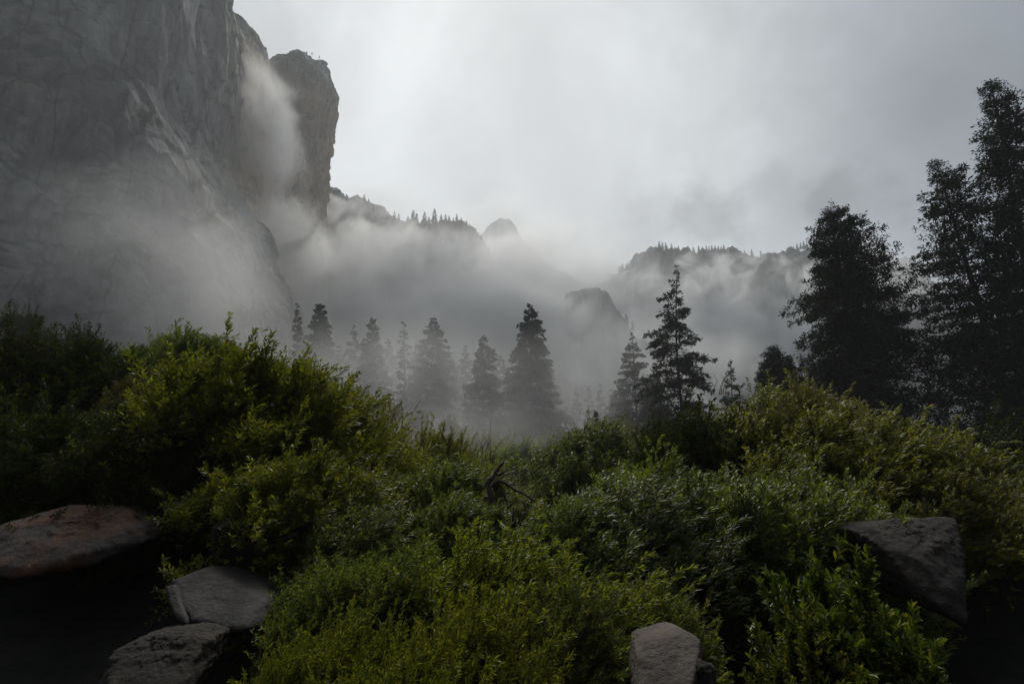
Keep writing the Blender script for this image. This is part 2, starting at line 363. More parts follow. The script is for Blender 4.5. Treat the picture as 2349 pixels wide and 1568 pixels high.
ridgeE, rE = ridge('mountain', [(1900, 620), (1980, 590), (2030, 583), (2050, 600), (2075, 592), (2100, 600), (2130, 630), (2165, 690), (2250, 800), (2400, 950)], 1000, M_RIDGE, amp=6, seed=6, nx=220, front=.4)
# broken crag standing out of the face of the right-hand mountain
massif('crag', [(618, 1735, 1752), (628, 1722, 1765), (650, 1700, 1785), (700, 1690, 1800), (780, 1700, 1780), (900, 1690, 1790)], 720, 30, M_RIDGE, nth=200, nz=160, pw=2.2, amp=8, freq=.03, seed=8)
# snow lying on the crest
sp = []
for i, t in enumerate(np.linspace(0, 1, 30)):
    px = 1418 + 44 * t; a = P(px, 631 - 17 * t + 1.0 * math.sin(i), 806); wd = 1.3 * math.sin(math.pi * min(1, t * .9 + .08)) * (1 + .3 * math.sin(i * 2.1)) + .25
    sp += [a + Vector((0, -3, -wd)), a + Vector((0, 2.5, wd)), a + Vector((0, 6, wd * .2))]
sv = np.array(sp).reshape(-1, 3)
tag(obj('snow', mesh_np('snow', sv, grid_faces(3, 30), True), M_SNOW), kind='structure')

# ------------------------------------------------------------------ foliage builders
def tube(pts, r0, r1, ns=6):
    pts = np.asarray(pts, float); n = len(pts); t = nrm(np.gradient(pts, axis=0))
    ref = np.array([0, 0, 1.0]) if abs(t[0, 2]) < .9 else np.array([1.0, 0, 0])
    a = nrm(np.cross(t, ref)); b = np.cross(t, a)
    rr = np.interp(np.linspace(0, 1, n), [0, 1], [r0, r1]) if np.isscalar(r0) else r0
    th = np.linspace(0, 2 * math.pi, ns, endpoint=False)
    v = pts[:, None] + rr[:, None, None] * (a[:, None] * np.cos(th)[None, :, None] + b[:, None] * np.sin(th)[None, :, None])
    f = grid_faces(ns, n, True)
    return v.reshape(-1, 3), f
class Tubes:
    def __init__(s): s.v = []; s.f = []; s.n = 0
    def add(s, pts, r0, r1=None, ns=6):
        v, f = tube(pts, r0, r1, ns); s.v.append(v); s.f.append(f + s.n); s.n += len(v)
    def mesh(s, name): return mesh_np(name, np.concatenate(s.v), np.concatenate(s.f), True)
def leaves_mesh(name, pos, d, side, L, W, nice=False, fold=0.25):
    """each leaf is its own small folded blade"""
    up = np.cross(side, d); L = L[:, None]; W = W[:, None]
    if nice:
        b = pos; t = pos + d * L - up * L * 0.10
        l1 = pos + d * L * .28 + side * W * .5 + up * W * fold; l2 = pos + d * L * .66 + side * W * .42 + up * W * fold
        r1 = pos + d * L * .28 - side * W * .5 + up * W * fold; r2 = pos + d * L * .66 - side * W * .42 + up * W * fold
        v = np.stack([b, l1, l2, t, r2, r1], 1).reshape(-1, 3); k = np.arange(len(pos))[:, None] * 6
        f = np.concatenate([k + np.array([[0, 3, 2, 1]]), k + np.array([[0, 5, 4, 3]])])
        return mesh_np(name, v, f)
    t = pos + d * L; l = pos + d * L * .45 + side * W * .5 + up * W * fold; r = pos + d * L * .45 - side * W * .5 + up * W * fold
    v = np.stack([pos, l, t, r], 1).reshape(-1, 3); k = np.arange(len(pos))[:, None] * 4
    f = np.concatenate([k + np.array([[0, 2, 1]]), k + np.array([[0, 3, 2]])])
    return mesh_np(name, v, f)
WIND = np.array([0.75, 0.0, 0.12])
def shrub_proto(name, seed, H, Wd, stems, tw, lv, leafL, leafW, lmat, wind=0.5, nice=False, upr=0.5, plume=0.42, lowskirt=0.35, twl=0.30, ratio=1.0, upright=False, npl=4):
    """stems carry lobes of twigs; leaves crowd on the outside of each lobe, with plumes standing out of it"""
    rs = np.random.RandomState(seed); T = Tubes(); TB, TD, TL = [], [], []
    for i in range(stems):
        az = i * 2.39996 + rs.normal() * .25; u = math.sqrt((i + .5) / stems)
        el = math.sqrt(max(0, 1 - u * u))
        low = rs.rand() < lowskirt * u
        jit = rs.uniform(.80, 1.0)
        zz_ = (.30 + .62 * el) * H * jit
        if low: zz_ = H * rs.uniform(.12, .45)
        c0 = np.array([math.cos(az) * u * Wd * .42 * rs.uniform(.8, 1.15), math.sin(az) * u * Wd * .42 * ratio, zz_])
        c0[0] += wind * .10 * zz_
        rad = (Wd * .105) * rs.uniform(.6, 1.45)
        b = np.array([rs.normal() * .08 * Wd, rs.normal() * .08 * Wd, -2.2])
        mid = b * .45 + c0 * .55 + np.array([-c0[0] * .2, -c0[1] * .2, 0])
        t = np.linspace(0, 1, 8)[:, None]
        T.add((1 - t) ** 2 * b + 2 * t * (1 - t) * mid + t ** 2 * c0, 0.030, .008, 5)
        outw = nrm(np.array([c0[0], c0[1] * 1.0, (c0[2] - .25 * H) * 1.1]))
        q = nrm(rs.normal(size=(tw, 3)) + outw * .55 + np.array([0, 0, .25])); fl = (q[:, 2] < -.15) & (rs.rand(tw) < .85); q[fl, 2] *= -1
        rr_ = rad * rs.uniform(.45, 1.0, tw) ** .5
        elong = np.array([1, 1, 1.15 + upr * .8])
        bb = c0 + q * rr_[:, None] * elong
        dd = nrm(q * .75 + np.array([0, 0, upr * .8]) + WIND * wind + outw * .3 + rs.normal(size=(tw, 3)) * .3)
        ln = twl * rs.uniform(.5, 1.1, tw)
        TB.append(bb); TD.append(dd); TL.append(ln)
        for j in range(0, tw, 7): T.add(np.stack([c0, (c0 + bb[j]) / 2 + [0, 0, .03], bb[j], bb[j] + dd[j] * ln[j]]), .006, .0015, 3)
        # plumes: leafy shoots beyond the lobe
        for j in range(npl + rs.randint(3)):
            q0 = nrm(outw * 1.0 + rs.normal(size=3) * .45 + np.array([0, 0, .5 + upr]) + WIND * wind * .8)
            L0 = rad * rs.uniform(1.4, 2.8) * (1.25 if upright else 1); m = 9
            tt = np.linspace(.35, 1, m)[:, None]
            sb = c0 + q0 * L0 * tt + WIND * wind * .12 * tt ** 2 * L0
            T.add(np.concatenate([[c0], sb]), .008, .002, 3)
            TB.append(sb + rs.normal(size=(m, 3)) * .015); TD.append(nrm(q0 + rs.normal(size=(m, 3)) * .35 + WIND * wind * .3)); TL.append(twl * .7 * (1.15 - tt[:, 0] * .5))
    TB, TD, TL = np.concatenate(TB), np.concatenate(TD), np.concatenate(TL)
    n = len(TB); fr = (np.arange(lv) + .5) / lv
    pos = TB[:, None] + TD[:, None] * (TL[:, None] * fr)[..., None]
    s = nrm(np.cross(TD, nrm(rs.normal(size=(n, 3)))))
    s2 = np.cross(TD, s); ph = (np.arange(lv) * 2.4)[None, :] + rs.uniform(0, 6, n)[:, None]
    lat = s[:, None] * np.cos(ph)[..., None] + s2[:, None] * np.sin(ph)[..., None]
    d = nrm(TD[:, None] * .7 + lat * .65 + WIND * wind * .9 + rs.normal(size=(n, lv, 3)) * .2)
    pos = pos.reshape(-1, 3); d = d.reshape(-1, 3)
    upn = nrm(np.array([0, -.25, 1.0]) + rs.normal(size=d.shape) * .5)
    side = nrm(np.cross(d, upn)); m = len(pos)
    L = leafL * rs.uniform(.6, 1.25, m); Wl = leafW * rs.uniform(.7, 1.2, m)
    root = empty(name, (0, 0, 0))
    obj('foliage', leaves_mesh('foliage', pos, d, side, L, Wl, nice), lmat, root)
    obj('stems', T.mesh('stems'), M_BARK, root)
    root['topz'] = float(np.percentile(pos[:, 2], 99.97)); root['wid'] = float(np.percentile(TB[:, 0], 98) - np.percentile(TB[:, 0], 2))
    return root

def conifer(name, seed, H, left, right, mat, levels=38, per=5, droop=0.25, rise=0.15, tuft=0.34, dens=1.0, lean=0.0, bare=0.06, trunk_r=None, clumpy=0.0, gap=0.12, curve=0.0, tw=0.35, lump=0.0, clus=0):
    """left/right: crown half-widths (m) at equal steps from top to base"""
    rs = np.random.RandomState(seed); T = Tubes(); root = empty(name, (0, 0, 0))
    zt = np.linspace(0, 1, 14)
    axis = lambda t: np.stack([lean * t + curve * np.sin(t * math.pi) * H * .04, 0 * t, H * t], -1)
    r0 = trunk_r or H * .014
    T.add(np.concatenate([[[0, 0, -0.6]], axis(zt)]), np.interp(np.linspace(0, 1, 15), [0, 1], [r0, .03]), ns=7)
    B, D, Ls, TS = [], [], [], []
    la, ra = np.array(left), np.array(right); hs = np.linspace(1, 0, len(la))
    for k in range(levels):
        t = 1 - (k + rs.rand()) / levels * (1 - bare)
        if t > .995: t = .995
        wl = np.interp(t, hs[::-1], la[::-1]); wr = np.interp(t, hs[::-1], ra[::-1])
        for j in range(per):
            if rs.rand() < gap: continue
            az = rs.uniform(0, 2 * math.pi); cx_ = math.cos(az)
            full = (wr * (cx_ + 1) / 2 + wl * (1 - cx_) / 2) * (1.12 + lump * float(np.sin(t * 23 + seed * 1.7 + az * 2) * .5 + np.sin(t * 41 + az * 3 + seed) * .5))
            L = full * rs.uniform(.62, 1.1) * (1.0 if rs.rand() > .1 else .5)
            if L < .15: L = .15
            o = axis(np.array([t + rs.uniform(-.5, .5) / levels]))[0]; dirh = np.array([math.cos(az), math.sin(az), 0])
            u = np.linspace(0, 1, 6)[:, None]
            rise_ = rise * (1.3 if t > .8 else 1.0) + rs.normal() * .13
            br = o + dirh * L * u + np.array([0, 0, 1.0]) * L * (rise_ * u - droop * (u ** 2) * (1.15 - t * .6))
            T.add(br, .012 * L + .01, .006, 4)
            nside = max(4, int(L * 6.5 * dens))
            us = rs.uniform(.12, 1, nside) ** .8
            if clus: us = np.clip(rs.choice(1 - np.linspace(0, .78, clus) ** 1.1 + rs.normal(size=clus) * .05, nside) + rs.normal(size=nside) * .035, .05, 1.05)
            sb = o + dirh * L * us[:, None] + np.array([0, 0, 1.0]) * L * (rise_ * us - droop * us ** 2 * (1.15 - t * .6))[:, None]
            sgn = rs.choice([-1, 1], nside)[:, None]; ph = np.array([-dirh[1], dirh[0], 0])
            sdv = nrm(dirh * .65 + ph * sgn * rs.uniform(.3, 1, (nside, 1)) + np.array([0, 0, 1]) * (rs.normal(size=(nside, 1)) * .38 - droop * .45) + clumpy * nrm(rs.normal(size=(nside, 3))) * .9)
            sl = (tw * L * (1.05 - us) + .22 + .12 * rs.rand(nside)) * (1 + clumpy * .3)
            ks = min(1.0, .4 + .6 * L / 1.6); sl = sl * ks
            B.append(sb); D.append(sdv); Ls.append(sl); TS.append(np.full(nside, ks))
    B, D, Ls = np.concatenate(B), np.concatenate(D), np.concatenate(Ls); TS = np.repeat(np.concatenate(TS), 8)
    n = len(B); m = 8
    fr = (np.arange(m) + .3) / m
    pos = B[:, None] + D[:, None] * (Ls[:, None] * fr)[..., None] + rs.normal(size=(n, m, 3)) * (.06 + clumpy * .09)
    d = nrm(D[:, None] * .8 + nrm(rs.normal(size=(n, m, 3))) * (.65 + clumpy * .5))
    pos = pos.reshape(-1, 3); d = d.reshape(-1, 3); k = len(pos)
    side = nrm(np.cross(d, nrm(rs.normal(size=d.shape) + np.array([0, 0, .8]))))
    L = tuft * rs.uniform(.6, 1.3, k) * TS; W = L * rs.uniform(.28, .5, k)
    obj('crown', leaves_mesh('crown', pos, d, side, L, W), mat, root)
    obj('trunk', T.mesh('trunk'), M_BARK, root)
    return root
GM = ''
def plant(px_top, py_top, Y, root, H, lean=0, label='', cat='tree', group=None):
    """stand a tree on the ground so that its tip is where px_top says"""
    p = P(px_top, py_top, Y); return p
def tree_at(name, tx, ty, bx, Y, left, right, label, group=None, cat='conifer', seed=1, base=None, **kw):
    tp = P(tx, ty, Y); xb = P(bx, 1000, Y).x; zb = gz1(xb, Y) if base is None else base; k = m_per_px(Y)
    wf = 1.45 if group == GM else 1.0
    t = conifer(name, seed, tp.z - zb, [a * k * wf for a in left], [a * k * wf for a in right], kw.pop('mat', M_NEEDLE), lean=tp.x - xb, **kw)
    t.location = (xb, Y, zb); tag(t, label, cat, group); return t
GM = 'misty conifers in the valley behind the shrubs'
tree_at('conifer', 1215, 697, 1222, 122, [2, 16, 22, 34, 40, 42, 46, 50, 50], [2, 16, 24, 34, 40, 52, 72, 84, 80], 'tall misty conifer in the middle, the highest between the cliff and the leaning fir', GM, seed=3, levels=60, per=7, tuft=.5, dens=1.2)
tree_at('conifer', 1108, 767, 1112, 122, [2, 12, 20, 28, 34, 36, 40, 40], [2, 16, 24, 34, 44, 48, 52, 50], 'misty conifer directly left of the tallest middle conifer', GM, seed=4, levels=48, per=6, tuft=.5, dens=1.1)
tree_at('conifer', 1068, 793, 1068, 175, [2, 10, 16, 20, 24, 26, 28], [2, 10, 16, 22, 26, 28, 28], 'faint small conifer deep in the mist behind a darker one', GM, seed=5, levels=44, per=6, tuft=.5)
tree_at('conifer', 993, 728, 990, 128, [3, 16, 26, 38, 48, 54, 60, 62], [3, 18, 28, 38, 46, 54, 58, 60], 'broad regular pyramid shaped conifer veiled in mist', GM, seed=6, levels=52, per=7, tuft=.5, dens=1.1)
tree_at('conifer', 925, 738, 918, 124, [2, 8, 11, 16, 24, 30, 34], [2, 9, 14, 16, 18, 26, 34], 'thin conifer with a gappy narrow crown standing in the mist', GM, seed=7, levels=44, per=4, tuft=.45, gap=.3, curve=.6)
tree_at('conifer', 855, 728, 862, 126, [3, 14, 22, 26, 30, 34, 36], [3, 12, 22, 28, 32, 34, 38], 'dark topped conifer in mist left of the thin gappy one', GM, seed=8, levels=50, per=7, tuft=.5, dens=1.2)
tree_at('conifer', 812, 750, 812, 210, [2, 12, 18, 24, 28, 34], [2, 12, 18, 24, 28, 34], 'very faint conifer almost lost in mist', GM, seed=9, levels=40, per=6, tuft=.7)
tree_at('conifer', 735, 697, 742, 150, [4, 16, 24, 30, 36, 42, 50], [4, 16, 24, 34, 42, 50, 60], 'pale wide conifer in mist beside the foot of the great cliff', GM, seed=10, levels=54, per=7, tuft=.7)
tree_at('conifer', 683, 700, 686, 175, [2, 8, 12, 14, 18, 22], [2, 8, 12, 14, 18, 22], 'narrow pale conifer against the right foot of the great cliff', GM, seed=11, levels=44, per=6, tuft=.7)
tree_at('conifer', 1450, 765, 1464, 110, [2, 16, 24, 30, 32, 40, 50, 52], [2, 14, 24, 30, 36, 40, 42, 46], 'grey conifer with level branches just left of the leaning fir', GM, seed=12, levels=42, per=5, tuft=.4, dens=.95, gap=.2)
tree_at('leaning_fir', 1553, 608, 1583, 82, [3, 22, 55, 60, 62, 84, 90, 84, 80, 100, 90], [2, 8, 20, 48, 70, 62, 80, 64, 86, 70, 60], 'tall ragged fir leaning left with bare lower trunk', cat='fir', seed=23, levels=46, per=5, tuft=.36, dens=1.15, gap=.28, droop=.42, bare=.16, curve=-.8, trunk_r=.34, rise=.12)
for i, (x, y, yy) in enumerate([(1322, 892, 190), (1350, 884, 200), (1376, 882, 185), (1402, 895, 195), (1425, 905, 170), (1298, 930, 150), (1030, 860, 220), (770, 850, 240), (1505, 900, 150), (880, 850, 200), (950, 870, 190), (1160, 860, 190), (640, 800, 250), (1040, 900, 180), (1130, 900, 175)]):
    lab = ['small faint conifer, leftmost tip of the low row right of the tallest misty conifer', 'small faint conifer, second tip of the low misty row', 'small pointed conifer, middle of the low misty row', 'small rounded conifer, fourth of the low misty row', 'low conifer at the right end of the misty row', 'low misty conifer at the right foot of the tallest middle conifer',
           'faint low conifer in front of the broad pyramid conifer', 'faint low conifer right of the pale wide one', 'misty low conifer behind the leaning fir', 'low faint conifer under the dark topped one', 'low faint conifer between the thin and the broad conifer', 'low faint conifer left of the tallest middle conifer', 'faint conifer at the foot of the great cliff', 'dim low conifer beneath the faint small one', 'dim low conifer between two darker trunks'][i]
    tree_at('conifer', x, y, x + 2, yy, [2, 8, 12, 15, 18, 20], [2, 8, 12, 15, 18, 20], lab, 'small conifers low in the mist', seed=40 + i, levels=30, per=6, tuft=.6)
tree_at('conifer', 1366, 940, 1368, 70, [1, 5, 9, 11, 13], [1, 5, 9, 12, 14], 'small dark conical young conifer rising behind the grey green shrub', seed=61, levels=26, per=6, tuft=.3)
tree_at('conifer', 1675, 828, 1680, 100, [2, 14, 24, 32, 40, 44], [2, 14, 24, 30, 38, 44], 'small grey green conifer right of the leaning fir', seed=62, levels=34, per=6, tuft=.38)
tree_at('cedar', 1768, 797, 1785, 62, [8, 26, 30, 30, 36, 40], [10, 34, 48, 54, 60, 62], 'dense round topped dark cedar behind the olive shrubs', cat='cedar', seed=63, levels=30, per=9, tuft=.26, mat=M_CEDAR, clumpy=.6, dens=1.6, gap=.05)
tree_at('slender_pine', 1846, 818, 1868, 80, [8, 20, 22, 14, 16, 12], [8, 18, 18, 16, 14, 12], 'slender gappy young pine leaning left of the big dark cedar', cat='pine', seed=64, levels=16, per=5, tuft=.3, clumpy=.7, gap=.3, bare=.3, dens=1.4)
for i, (x, y, yy, wf_, lab) in enumerate([(890, 775, 175, 1.0, 'shorter faint conifer squeezed between the dark topped one and the thin gappy one'), (958, 785, 170, 1.0, 'shorter faint conifer touching the left side of the broad pyramid conifer'), (1030, 800, 165, .9, 'shorter faint conifer touching the right side of the broad pyramid conifer'), (1148, 815, 160, .9, 'shorter misty conifer filling the gap left of the tallest middle conifer'), (1262, 830, 155, .9, 'shorter misty conifer against the right flank of the tallest middle conifer'), (778, 790, 215, 1.1, 'faint conifer between the pale wide one and the dark topped one'), (710, 780, 215, 1.0, 'faint conifer wedged beside the narrow pale one at the cliff foot'), (1500, 850, 105, 1.0, 'bushy misty conifer between the level branched one and the leaning fir'), (1420, 880, 120, 1.0, 'low bushy conifer left of the level branched grey conifer')]):
    tree_at('conifer', x, y, x + 3, yy, [a * wf_ for a in (2, 12, 20, 26, 30, 34, 38)], [a * wf_ for a in (2, 12, 20, 26, 32, 36, 38)], lab, GM, seed=140 + i, levels=40, per=6, tuft=.55)
# the three great dark trees on the right
tree_at('cedar', 1903, 483, 1985, 52, [12, 32, 44, 60, 80, 92, 72, 80, 66, 70], [22, 58, 92, 102, 124, 146, 162, 172, 160, 142], 'massive dark cedar with a broad crown, left of the two taller leaning trees', cat='cedar', seed=71, levels=74, per=15, tuft=.29, mat=M_CEDAR, clumpy=.6, dens=.85, gap=.34, lump=.45, clus=4, droop=.3, rise=.30, tw=.28, trunk_r=.6)
tree_at('cedar', 2148, 372, 2345, 46, [12, 38, 66, 100, 110, 130, 150, 150, 130], [14, 70, 85, 95, 110, 120, 130, 130, 110], 'tall dark cedar leaning left, its trunk showing, between the broad one and the tallest', cat='cedar', seed=72, levels=66, per=13, tuft=.29, mat=M_CEDAR, clumpy=.35, dens=.72, gap=.36, lump=.35, clus=4, droop=.3, rise=.2, tw=.28, trunk_r=.5)
tree_at('cedar', 2272, 186, 2430, 42, [10, 36, 36, 60, 50, 72, 84, 110, 110], [16, 60, 80, 90, 110, 120, 130, 130, 110], 'tallest dark cedar at the right edge of the photo', cat='cedar', seed=73, levels=80, per=13, tuft=.29, mat=M_CEDAR, clumpy=.35, dens=.75, gap=.30, lump=.35, clus=4, droop=.3, rise=.2, tw=.28, trunk_r=.55)
tree_at('cedar', 2560, 250, 2540, 44, [10, 50, 90, 120, 140, 160, 170, 170, 150], [16, 60, 80, 90, 110, 120, 130, 130, 110], 'dark cedar mass cut off by the right edge below the tallest tip', cat='cedar', seed=74, levels=56, per=12, tuft=.3, mat=M_CEDAR, clumpy=.5, dens=1.1, gap=.15, droop=.3, tw=.28, trunk_r=.6)

# unseen cedars added behind the viewpoint to block sky light from the rear
for i, (x, y, hh, lab) in enumerate([(-8.0, -5.5, 17, 'unseen shade cedar added behind and left of the viewpoint'), (9.5, -4.0, 15, 'unseen shade cedar added behind and right of the viewpoint'), (0.5, -8.5, 14, 'unseen shade cedar added straight behind the viewpoint')]):
    t = conifer('cedar', 300 + i, hh, [.4, 1.5, 2.4, 3.2, 3.8, 4.0, 3.6, 3.0], [.4, 1.5, 2.4, 3.2, 3.8, 4.0, 3.6, 3.0], M_CEDAR, levels=34, per=9, droop=.25, tuft=.34, clumpy=.5, tw=.3, dens=.9)
    t.location = (x, y, gz1(x, y)); tag(t, lab, 'cedar')
# trees on the far skylines: one simple conifer, copied
def far_proto(seed):
    rs = np.random.RandomState(seed); root = empty('ridge_conifer', (0, 0, 0)); H = 1.0
    pos, d = [], []
    for k in range(150):
        t = rs.uniform(.08, 1) ; r = (1 - t) * .17 * rs.uniform(.5, 1.2) + .015; az = rs.uniform(0, 6.28)
        pos.append([math.cos(az) * r * .2, math.sin(az) * r * .2, t]); d.append([math.cos(az) * r, math.sin(az) * r, .015 - .05 * rs.rand()])
    pos = np.array(pos); d = np.array(d); L = np.linalg.norm(d, axis=1) + .03; dn = nrm(d)
    side = nrm(np.cross(dn, nrm(rs.normal(size=d.shape) + np.array([0, 0, 1.]))))
    obj('crown', leaves_mesh('crown', pos, dn, side, L * 1.2, L * .55 + .02), M_NEEDLE, root)
    T = Tubes(); T.add(np.array([[0, 0, -.1], [0, 0, .5], [0, 0, 1.0]]), .018, .003, 5); obj('trunk', T.mesh('trunk'), M_BARK, root)
    return root
FP = [far_proto(100 + i) for i in range(3)]; fp_used = [False] * 3
rr = random.Random(5)
def far_tree(px, py, Y, hpx, label, group):
    i = rr.randrange(3); p = P(px, py, Y); s = hpx * m_per_px(Y)
    loc = (p.x, p.y, p.z - s * .92); rz = rr.uniform(0, 6)
    if not fp_used[i]:
        o = FP[i]; fp_used[i] = True; o.location = loc; o.rotation_euler.z = rz; o.scale = (s * rr.uniform(.8, 1.3), s, s); tag(o, label, 'conifer', group); return
    copy_tree(FP[i], loc, rz, (s * rr.uniform(.8, 1.3), s, s), label, 'conifer', group)
GA = 'tiny trees along the misty skyline beside the rock tower'
for px, py, h in [(748, 418, 26), (762, 430, 30), (784, 452, 26), (795, 448, 34), (806, 462, 24), (836, 448, 30), (846, 458, 30), (858, 470, 22), (872, 478, 20), (890, 486, 24), (905, 488, 36), (915, 492, 34), (948, 486, 50), (956, 492, 40), (974, 490, 44), (984, 500, 36), (997, 484, 54), (1012, 494, 30), (1022, 494, 26), (1030, 496, 20), (1040, 500, 16), (1048, 492, 22), (1058, 500, 18), (1070, 507, 18), (1078, 515, 18), (1088, 524, 22), (1098, 534, 22), (1104, 540, 24), (1112, 556, 22)]:
    far_tree(px, py, 636, h, 'tiny dark conifer on the misty skyline between the rock tower and the rounded knob', GA)
GD = 'tiny trees along the crest of the right mountain'
pxs = [1420, 1428, 1436, 1441, 1447, 1455, 1461, 1466, 1474, 1485, 1495, 1505, 1512, 1519, 1527, 1540, 1556, 1590, 1602, 1611, 1620, 1626, 1632, 1640, 1647, 1654, 1660, 1668, 1676, 1690, 1708, 1724, 1745, 1812, 1820, 1828, 1836, 1843, 1850, 1858, 1864]
sk = [(1330, 680), (1415, 628), (1455, 606), (1500, 575), (1520, 567), (1580, 580), (1640, 574), (1700, 584), (1760, 590), (1800, 584), (1840, 566), (1870, 575)]
for px in pxs:
    y0 = np.interp(px, [a[0] for a in sk], [a[1] for a in sk]); h = rr.uniform(14, 26)
    far_tree(px, y0 - h * .55, 812, h, 'tiny dark conifer on the crest of the cloud wrapped mountain at right', GD)
for i in range(46):
    px = rr.uniform(1500, 1860); y0 = np.interp(px, [a[0] for a in sk], [a[1] for a in sk]); dn = rr.uniform(6, 60)
    far_tree(px, y0 + dn - 12, 815 - dn * .45, rr.uniform(12, 22), 'tiny dark conifer on the wooded slope below the crest of the right mountain', 'tiny trees on the slope of the right mountain')
for i in range(34):
    px = rr.uniform(750, 1100); y0 = np.interp(px, [740, 790, 860, 900, 1000, 1055, 1100], [425, 458, 474, 500, 508, 503, 545]); dn = rr.uniform(8, 55)
    far_tree(px, y0 + dn - 16, 636 - dn * .25, rr.uniform(18, 34), 'tiny dark conifer on the slope beneath the misty skyline at left', 'tiny trees on the slope beside the rock tower')
for px, py, h in [(1436, 722, 30), (1450, 738, 24), (1395, 690, 18), (1404, 700, 16)]:
    far_tree(px, py, 476, h, 'tiny conifer on the grey rock spur rising out of the mist', 'tiny trees on the rock spur')
far_tree(704, 118, 498, 10, 'tiny bush like conifer on top of the rock tower', 'tiny trees on the rock tower'); 
for px, py, h in [(716, 120, 8), (733, 128, 9), (741, 137, 8)]: far_tree(px, py, 498, h, 'tiny bush like conifer on top of the rock tower', 'tiny trees on the rock tower')

# ------------------------------------------------------------------ shrubs
PR = {
 'willow': shrub_proto('willow_shrub', 11, 3.2, 3.8, 46, 120, 9, .100, .030, M_WILLOW, wind=.55, npl=5),
 'willow2': shrub_proto('willow_shrub', 12, 3.4, 3.0, 42, 120, 9, .092, .026, M_GREYG, wind=.8, upr=.9, npl=4),
 'olive': shrub_proto('olive_shrub', 13, 3.0, 3.8, 46, 120, 9, .095, .032, M_OLIVE, wind=.6, npl=5),
 'dark': shrub_proto('dark_shrub', 14, 3.2, 3.8, 46, 110, 8, .090, .034, M_SHADE_DARKG, wind=.3),
 'near': shrub_proto('willow_shrub', 15, 2.6, 4.0, 78, 120, 10, .088, .023, M_WILLOW, wind=.65, nice=True, upr=.2, lowskirt=.6, twl=.28),
 'near2': shrub_proto('willow_shrub', 18, 2.6, 4.0, 78, 120, 10, .092, .023, M_OLIVE, wind=.7, nice=True, upr=.15, lowskirt=.6, twl=.28),
 'near3': shrub_proto('willow_shrub', 19, 2.8, 3.6, 60, 110, 10, .082, .020, M_GREYG, wind=.9, nice=True, upr=.6, lowskirt=.4, twl=.30),
 'broad': shrub_proto('broad_leaved_shrub', 16, 1.8, 1.5, 22, 5, 8, .085, .036, M_BROAD, wind=.10, nice=True, upr=1.6, twl=.20, upright=True, npl=4, lowskirt=.1),
 'dry': shrub_proto('dry_shrub', 17, 2.2, 2.6, 46, 90, 8, .065, .022, M_DRYLEAF, wind=.5),
}
used = {k: False for k in PR}
rr = random.Random(9)
def shrub(kind, px, py, Y, wpx, label, group=None, rz=None, dy=1.0, zb=None, hs=1.0):
    """crown top at pixel (px,py), depth Y, crown width wpx"""
    pr = PR[kind]; H0 = pr['topz']; W0 = pr['wid']
    p = P(px, py, Y); s = wpx * m_per_px(Y) / W0
    s = min(s, 1.9); z0 = gz1(p.x, Y); need = (p.z - z0) / (H0 * s)
    h = s * min(1.25, max(.75, need)) * hs
    rz = rr.uniform(-.5, .5) if rz is None else rz
    sc = (s, s * dy, h); cat = 'shrub'
    loc = (p.x, Y, p.z - H0 * h)
    if not used[kind]:
        used[kind] = True; o = PR[kind]; o.location = loc; o.rotation_euler.z = rz; o.scale = sc; tag(o, label, cat, group); return o
    return copy_tree(PR[kind], loc, rz, sc, label, cat, group)
